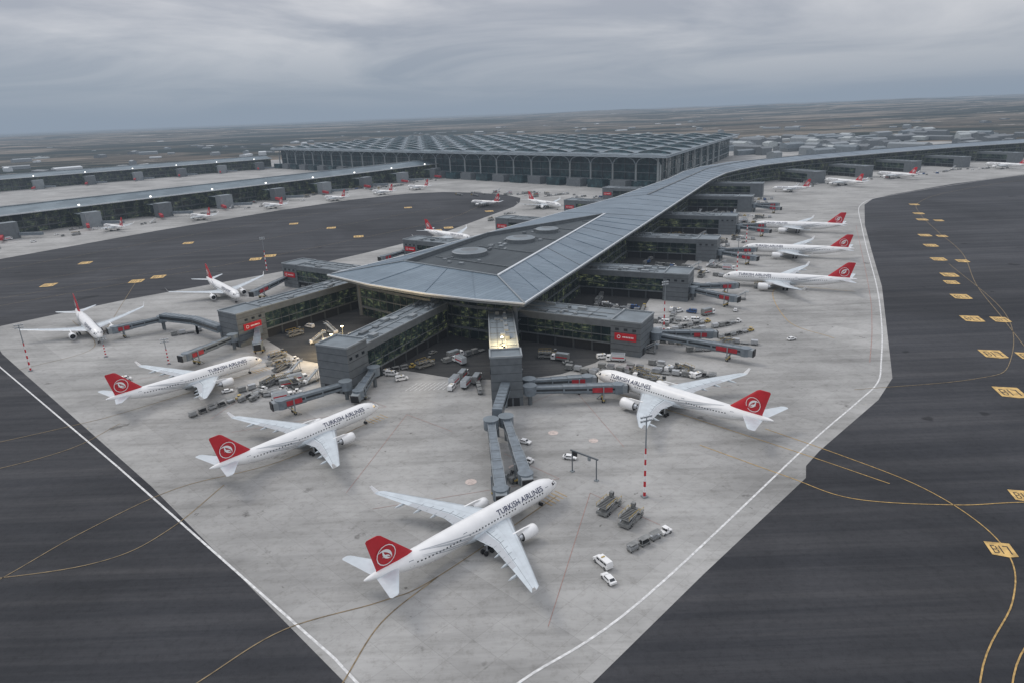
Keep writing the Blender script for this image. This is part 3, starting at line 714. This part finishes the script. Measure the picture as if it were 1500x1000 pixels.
def truck(col='fascia'):
    mb=MB(); profile(mb,[(2,.6),(4,.6),(4.1,1.6),(3.7,2.7),(2,2.75)],2.4,'white',.1)
    mb.poly([(4.11,-1,1.7),(4.11,1,1.7),(3.78,.95,2.55),(3.78,-.95,2.55)],'win')
    for s_ in(-1,1): mb.beam((2.5,s_*1.2,2.1),(3.6,s_*1.18,2.1),.06,.6,'win')
    mb.box((-1.2,0,.9),(5.9,2.5,2.7),col); mb.box((-1,0,.55),(7,1.2,.35),'black'); mb.box((-1.2,0,3.6),(5.5,2.2,.12),'panelL')
    for s_ in(-1,1): mb.beam((-3.8,s_*1.27,2.),(1.3,s_*1.27,2.),.04,.5,'red')
    wheels(mb,(-3,-1.8,3),1.05,.5); return mb.mesh('catering_truck')
def loader():
    mb=MB(); mb.box((0,0,.5),(8.5,3.2,.8),'gveh'); 
    mb.beam((-3.6,-1.3,1.3),(1.6,-1.3,2.6),.2,.3,'metal');mb.beam((-3.6,1.3,2.6),(1.6,1.3,1.3),.2,.3,'metal');mb.beam((-3.6,1.3,1.3),(1.6,1.3,2.6),.2,.3,'metal')
    mb.box((-1.2,0,2.6),(6,3.2,.3),'gveh')
    for i in range(9): mb.beam((-3.9+i*.68,-1.3,2.98),(-3.9+i*.68,1.3,2.98),.2,.12,'black')
    mb.box((3.1,0,1.8),(2.2,3.4,.25),'gveh')
    for y in(-1.6,1.6):
        mb.beam((-4,y,3.7),(1.6,y,3.7),.09,.09,'yel'); mb.beam((2.1,y,2.9),(4.2,y,2.9),.09,.09,'yel')
        for x in(-4,-2.1,-.2,1.6): mb.beam((x,y,2.8),(x,y,3.7),.08,.08,'yel')
        for x in(2.1,4.2): mb.beam((x,y,2),(x,y,2.9),.08,.08,'yel')
    mb.box((3.5,1.2,2.1),(1.1,1,1.5),'gveh'); mb.box((3.55,1.2,2.6),(1.14,1.04,.7),'win')
    wheels(mb,(-3,-2,3),1.5,.5); return mb.mesh('cargo_loader')
def tug(n_=3,col='white'):
    mb=MB(); profile(mb,[(-1.6,.35),(1.6,.35),(1.65,.95),(.4,1.05),(.3,.9),(-.5,.9),(-.6,1.1),(-1.6,1.1)],1.5,col); 
    for x in(-.6,.4):
        for y in(-.6,.6): mb.beam((x,y,1),(x,y,1.9),.07,.07,'black')
    mb.box((-.1,0,1.9),(1.3,1.5,.08),col); mb.box((-.3,0,.9),(.5,1.1,.5),'black'); wheels(mb,(-1,1),.7,.35)
    for c in range(n_):
        x=-3.9-c*3.9; mb.box((x,0,.5),(3.1,1.6,.18),'gveh'); wheels(mb,(x-1.1,x+1.1),.7,.25); mb.beam((x+1.5,0,.5),(x+2.2,0,.5),.1,.1,'black')
        for xx in(-1.5,1.5): mb.beam((x+xx,-.75,.6),(x+xx,-.75,2),.08,.08,'metal');mb.beam((x+xx,.75,.6),(x+xx,.75,2),.08,.08,'metal')
        mb.box((x,0,2),(3.1,1.65,.1),'gveh'); mb.box((x-.1,.05,.7),(2.5,1.3,.4+.2*c),'dark' if c%2 else 'metal')
    return mb.mesh('baggage_cart_train')
def dolly(n_=4):
    mb=MB(); 
    for c in range(n_):
        x=c*4.; mb.box((x,0,.45),(3.4,2.3,.2),'gveh'); wheels(mb,(x-1.1,x+1.1),.9,.25); mb.beam((x+1.6,0,.5),(x+2.4,0,.5),.1,.1,'black')
        if c%3!=2: profile2=[(x-1.5,.68),(x+1.,.68),(x+1.5,1.2),(x+1.5,2.25),(x-1.5,2.25)]; mb.loft([[(a,-1,z) for a,z in profile2],[(a,1,z) for a,z in profile2]],'metal' if c%2 else 'gveh',True,True)
    return mb.mesh('container_dolly_train')
def gpu(col='gveh'):
    mb=MB(); profile(mb,[(-1.5,.5),(1.5,.5),(1.5,1.6),(1.2,1.9),(-1.3,1.9),(-1.5,1.7)],1.6,col,.1); wheels(mb,(-1,1),.7,.3); mb.beam((1.5,0,.5),(2.8,0,.4),.12,.12,'black')
    for i in range(4): mb.beam((-1+i*.35,-.82,1.2),(-.85+i*.35,-.82,1.2),.06,.6,'black')
    mb.box((.6,0,1.9),(.5,.5,.2),'metal'); return mb.mesh('ground_power_unit')
def stairs():
    mb=MB(); mb.box((0,0,.5),(6,2.2,.5),'gveh'); mb.beam((-3.4,0,.9),(2.6,0,4.6),1.6,.25,'panelL'); mb.box((3.3,0,4.6),(1.8,2,.15),'panelL')
    for s_ in(-1,1):
        mb.beam((-3.4,s_*.85,1.8),(2.6,s_*.85,5.5),.1,.1,'white'); mb.beam((2.6,s_*.9,5.6),(4.2,s_*.9,5.6),.1,.1,'white')
        mb.beam((2.4,s_*.8,.9),(2.4,s_*.8,4.5),.2,.2,'metal'); mb.beam((-3.2,s_*.85,1),(-3.2,s_*.85,1.9),.08,.08,'white')
    for i in range(12): mb.box((-3.2+i*.5,0,1.0+i*.3),(.35,1.5,.12),'metal')
    profile(mb,[(-4.2,.5),(-2.8,.5),(-2.8,1.2),(-3.2,1.9),(-4.1,1.9),(-4.3,1.1)],2,'white'); wheels(mb,(-3.4,2.2),1,.4); return mb.mesh('passenger_stairs')
VAN,CAR,TRK,LDR,TUG,DOL,GPU,STR=van(),car(),truck(),loader(),tug(),dolly(),gpu(),stairs()
VAN2,CAR2,TUG2,DOL2,TRK2=van('blue'),car('gveh'),tug(5,'yel'),dolly(6),truck('gveh')
KIND={id(VAN):'service_van',id(VAN2):'service_van',id(CAR):'car',id(CAR2):'car',id(TRK):'catering_truck',id(TRK2):'catering_truck',id(LDR):'cargo_loader',id(TUG):'baggage_cart_train',id(TUG2):'baggage_cart_train',id(DOL):'container_dolly_train',id(DOL2):'container_dolly_train',id(GPU):'ground_power_unit',id(STR):'passenger_stairs'}
def put(me,x,y,a): place(me,KIND[id(me)],(x,y,.14),a)
for me,lst in ((LDR,[(25,164,.9),(30,158,.9),(-97,271,.6),(52,262,2.3),(-92,266,2.2),(150,395,-.4)]),
  (TUG,[(38,152,.6),(-95,262,.7),(70,262,2.8),(-15,262,1.7),(115,330,.5),(-70,305,.3),(-103,262,1.1),(-88,258,.2),(4,192,.9)]),
  (VAN,[(20,140,2.1),(-52,274,-.2),(-55,276,-.3),(-25,256,1.3),(90,352,.4),(-170,280,.5),(40,285,.2),(-47,268,.4)]),
  (CAR,[(3,206,-.5),(20.5,134,2.),(17,194,-.3),(-118,262,.5),(-60,292,.3),(130,300,.4),(120,350,1.2)]),
  (CAR2,[(-30,290,.5),(24,280,.2),(-37,300,.9)]),
  (TRK,[(-24,262,1.25),(-19,259,1.25),(45,281,2.9),(-92,252,.5),(150,420,-.4),(140,462,1.1)]),
  (TRK2,[(-15,263,1.35),(-21,268,1.3),(104,345,.5),(-66,318,.4)]),
  (DOL,[(45,268,-.6),(60,275,-.5),(-105,268,.9),(80,290,0),(110,400,.4),(-178,345,.5),(-60,315,.3),(160,520,.5),(100,300,-.4),(30,268,-.45),(38,273,-.45),(50,271,-.5)]),
  (DOL2,[(24,273,-.5),(62,268,-.45),(-112,262,.6),(90,318,.4)]),
  (GPU,[(-1,181,.7),(-58,236,.8),(-122,292,.8),(40,262,2.3),(-76,268,.2),(-104,252,1.)]),
  (STR,[(-85,270,.9),(62,290,-.5),(130,372,-.4)]),
  (TUG2,[(-110,254,.9),(100,332,.5),(78,300,-.4)])):
    for x,y,a in lst: put(me,x,y,a)
random.seed(21)
POOL=[VAN,VAN,CAR,TRK,TRK2,LDR,LDR,TUG,TUG2,DOL,DOL2,DOL,GPU,GPU,STR,VAN2,CAR2]
def scatter(o,u,v,n_,au=0):
    for i in range(n_):
        p=Vector(o)+Vector(u)*random.random()+Vector(v)*random.random(); put(random.choice(POOL),p.x,p.y,au+random.choice((0,1.57,3.14,.3,-.4))+random.uniform(-.15,.15))
for t in(50,66,84,175,195,287,307,400,420,440,530,560): scatter(base+dP*t+nR*2,dP*14,nR*62,10,-.43)
scatter((-120,330),(-30,60),(18,10),7,.9); scatter((-85,420),(40,60),(-40,30),10,.6); scatter((-30,500),(60,80),(-35,28),12,.9); scatter((40,620),(60,90),(-30,28),12,.9)
scatter((-60,690),(90,160),(50,-20),6,.9)
scatter((-560,660),(400,560),(50,-36),60,.9); scatter((-40,1000),(230,-130),(-40,-40),36,.5)
scatter((370,920),(500,210),(16,-40),44,.4); scatter((-150,440),(30,35),(14,-12),5,.5); scatter((60,262),(45,60),(14,-8),7,.4)
# bays between the nose gates
scatter((-112,340),(22,-30),(12,16),6,.9); scatter((-50,306),(30,-14),(-8,-20),6,.6); scatter((12,296),(30,-16),(-4,-10),4,-.5); scatter((-118,300),(22,-22),(10,8),6,.9)
scatter((-100,256),(14,10),(-6,12),6,.9); scatter((42,256),(30,-6),(4,10),3,-.5)
# lit lamps over the aprons
def lamp(x,y,z,en=9000):
    mb=MB(); mb.cyl((0,0,0),(0,0,z),.15,.12,'panel',8)
    n=10; mb.loft([[(r*math.cos(2*math.pi*i/n),r*math.sin(2*math.pi*i/n),z+dz) for i in range(n)] for r,dz in((.2,0),(.5,.15),(.5,.4),(.2,.6))],'lamp',True,True)
    l=bpy.data.lights.new('glow','POINT'); l.energy=en; l.color=(1,.72,.36); l.shadow_soft_size=.6
    p=mb.obj('street_lamp',loc=(x,y,0))
    o=bpy.data.objects.new('lamp_light',l); COL.objects.link(o); o.parent=p; o.location=(0,0,z+1.6)
lamp(-84,303,10,16000); lamp(-80,309,12,16000); lamp(-4,262,19)
# distant buildings
mb=MB(); random.seed(3)
def hut(x,y,a,sx,sy,h,k,r='groof'):
    ca,sa=math.cos(a),math.sin(a); T=lambda p,q,z:(x+p*ca-q*sa,y+p*sa+q*ca,z)
    mb.loft([[T(-sx,-sy,0),T(-sx,sy,0),T(-sx,sy,h),T(-sx,0,h*1.25),T(-sx,-sy,h)],[T(sx,-sy,0),T(sx,sy,0),T(sx,sy,h),T(sx,0,h*1.25),T(sx,-sy,h)]],k,True,True)
for i in range(190):
    th=random.uniform(-.75,.75); r=random.uniform(2100,5200); x,y=r*math.sin(th),r*math.cos(th)
    if -500<x<700 and y<2500: continue
    hut(x,y,random.uniform(0,3),random.uniform(8,35),random.uniform(6,16),random.uniform(4,11),random.choice(('fascia','panelL','panelL','col','panel')))
for i in range(130):
    x=random.uniform(520,1300); y=1330+random.uniform(0,700)+.1*x
    hut(x,y,random.choice((.42,.42+1.57)),random.uniform(8,40),random.uniform(6,16),random.uniform(6,16),random.choice(('panelL','panelL','panel','panel','groof','col')))
mb.obj('distant_buildings')
# ---------------------------------------------------------------- haze
hz=bpy.data.materials.new('air_haze'); hz.use_nodes=True; n=hz.node_tree.nodes; l=hz.node_tree.links; n.clear()
out=n.new('ShaderNodeOutputMaterial'); ab=n.new('ShaderNodeVolumeAbsorption'); em=n.new('ShaderNodeEmission'); ad=n.new('ShaderNodeAddShader')
sg=1/11000
ab.inputs['Color'].default_value=(0,0,0,1); ab.inputs['Density'].default_value=sg
em.inputs['Color'].default_value=(.27,.33,.41,1); em.inputs['Strength'].default_value=sg  # volume gives off its own glow in place of scattered daylight
l.new(ab.outputs[0],ad.inputs[0]); l.new(em.outputs[0],ad.inputs[1]); l.new(ad.outputs[0],out.inputs['Volume'])
hz.cycles.emission_sampling='NONE'
M['haze']=hz; mb=MB(); mb.prism([(-60000,-60000),(60000,-60000),(60000,60000),(-60000,60000)],-300,420,'haze'); mb.obj('atmospheric_haze')
# ---------------------------------------------------------------- sky & sun
w=bpy.data.worlds.new('World'); S.world=w; w.use_nodes=True; n=w.node_tree.nodes; l=w.node_tree.links; n.clear()
out=n.new('ShaderNodeOutputWorld'); b1=n.new('ShaderNodeBackground'); b2=n.new('ShaderNodeBackground'); mx=n.new('ShaderNodeMixShader')
sky=n.new('ShaderNodeTexSky'); sky.sky_type='NISHITA'; sky.sun_disc=False; SE,SR=math.radians(50),math.radians(-60)
sky.sun_elevation=SE; sky.sun_rotation=SR; b1.inputs[1].default_value=.08; l.new(sky.outputs[0],b1.inputs[0])
tc=n.new('ShaderNodeTexCoord'); sep=n.new('ShaderNodeSeparateXYZ'); l.new(tc.outputs['Generated'],sep.inputs[0])
mz=n.new('ShaderNodeMath'); mz.operation='MAXIMUM'; l.new(sep.outputs[2],mz.inputs[0]); mz.inputs[1].default_value=0
az=n.new('ShaderNodeMath'); az.operation='ADD'; l.new(mz.outputs[0],az.inputs[0]); az.inputs[1].default_value=.12
dv=n.new('ShaderNodeVectorMath'); dv.operation='DIVIDE'; l.new(tc.outputs['Generated'],dv.inputs[0])
cb=n.new('ShaderNodeCombineXYZ'); [l.new(az.outputs[0],cb.inputs[i]) for i in range(3)]; l.new(cb.outputs[0],dv.inputs[1])
cl=noisetex(n,l,dv.outputs[0],.55,7,.55,.38,.63,.7)
el=n.new('ShaderNodeMapRange'); el.interpolation_type='SMOOTHSTEP'; el.inputs['From Min'].default_value=0; el.inputs['From Max'].default_value=.15; l.new(mz.outputs[0],el.inputs['Value'])
sx=n.new('ShaderNodeMapRange'); sx.interpolation_type='SMOOTHSTEP'; sx.inputs['From Min'].default_value=-.6; sx.inputs['From Max'].default_value=.6; l.new(sep.outputs[0],sx.inputs['Value'])
lowL=mixc(n,l,(.24,.31,.40),(.32,.38,.46),cl); lowR=mixc(n,l,(.35,.39,.46),(.48,.51,.56),cl)
low=mixc(n,l,lowL,lowR,sx.outputs[0]); hi=mixc(n,l,(.41,.44,.51),(.76,.77,.81),cl)
c=mixc(n,l,low,hi,el.outputs[0])
ze=n.new('ShaderNodeMapRange'); ze.inputs['From Min'].default_value=.2; ze.inputs['From Max'].default_value=1; ze.inputs['To Min'].default_value=1; ze.inputs['To Max'].default_value=2.1; l.new(mz.outputs[0],ze.inputs['Value'])
vs=n.new('ShaderNodeVectorMath'); vs.operation='SCALE'; l.new(c,vs.inputs[0]); l.new(ze.outputs[0],vs.inputs['Scale'])
wm=n.new('ShaderNodeVectorMath'); wm.operation='MULTIPLY'; l.new(vs.outputs[0],wm.inputs[0]); wm.inputs[1].default_value=(1.02,1,.98); l.new(wm.outputs[0],b2.inputs[0])
mx.inputs[0].default_value=.95; l.new(b1.outputs[0],mx.inputs[1]); l.new(b2.outputs[0],mx.inputs[2]); l.new(mx.outputs[0],out.inputs[0])
su=bpy.data.lights.new('sun','SUN'); su.energy=1.0; su.angle=math.radians(18); su.color=(1,.95,.88)
so=bpy.data.objects.new('sun',su); COL.objects.link(so)
sdir=Vector((math.sin(SR)*math.cos(SE),math.cos(SR)*math.cos(SE),math.sin(SE))); so.rotation_euler=sdir.to_track_quat('Z','Y').to_euler()
# ---------------------------------------------------------------- camera
cam=bpy.data.cameras.new('camera'); cam.lens=24; cam.sensor_width=36; cam.clip_end=100000; cam.clip_start=1
co=bpy.data.objects.new('camera',cam); COL.objects.link(co)
co.matrix_world=Matrix.Translation((0,0,105))@Matrix.Rotation(math.radians(71.5),4,'X')@Matrix.Rotation(math.radians(-2.2),4,'Z')
S.camera=co
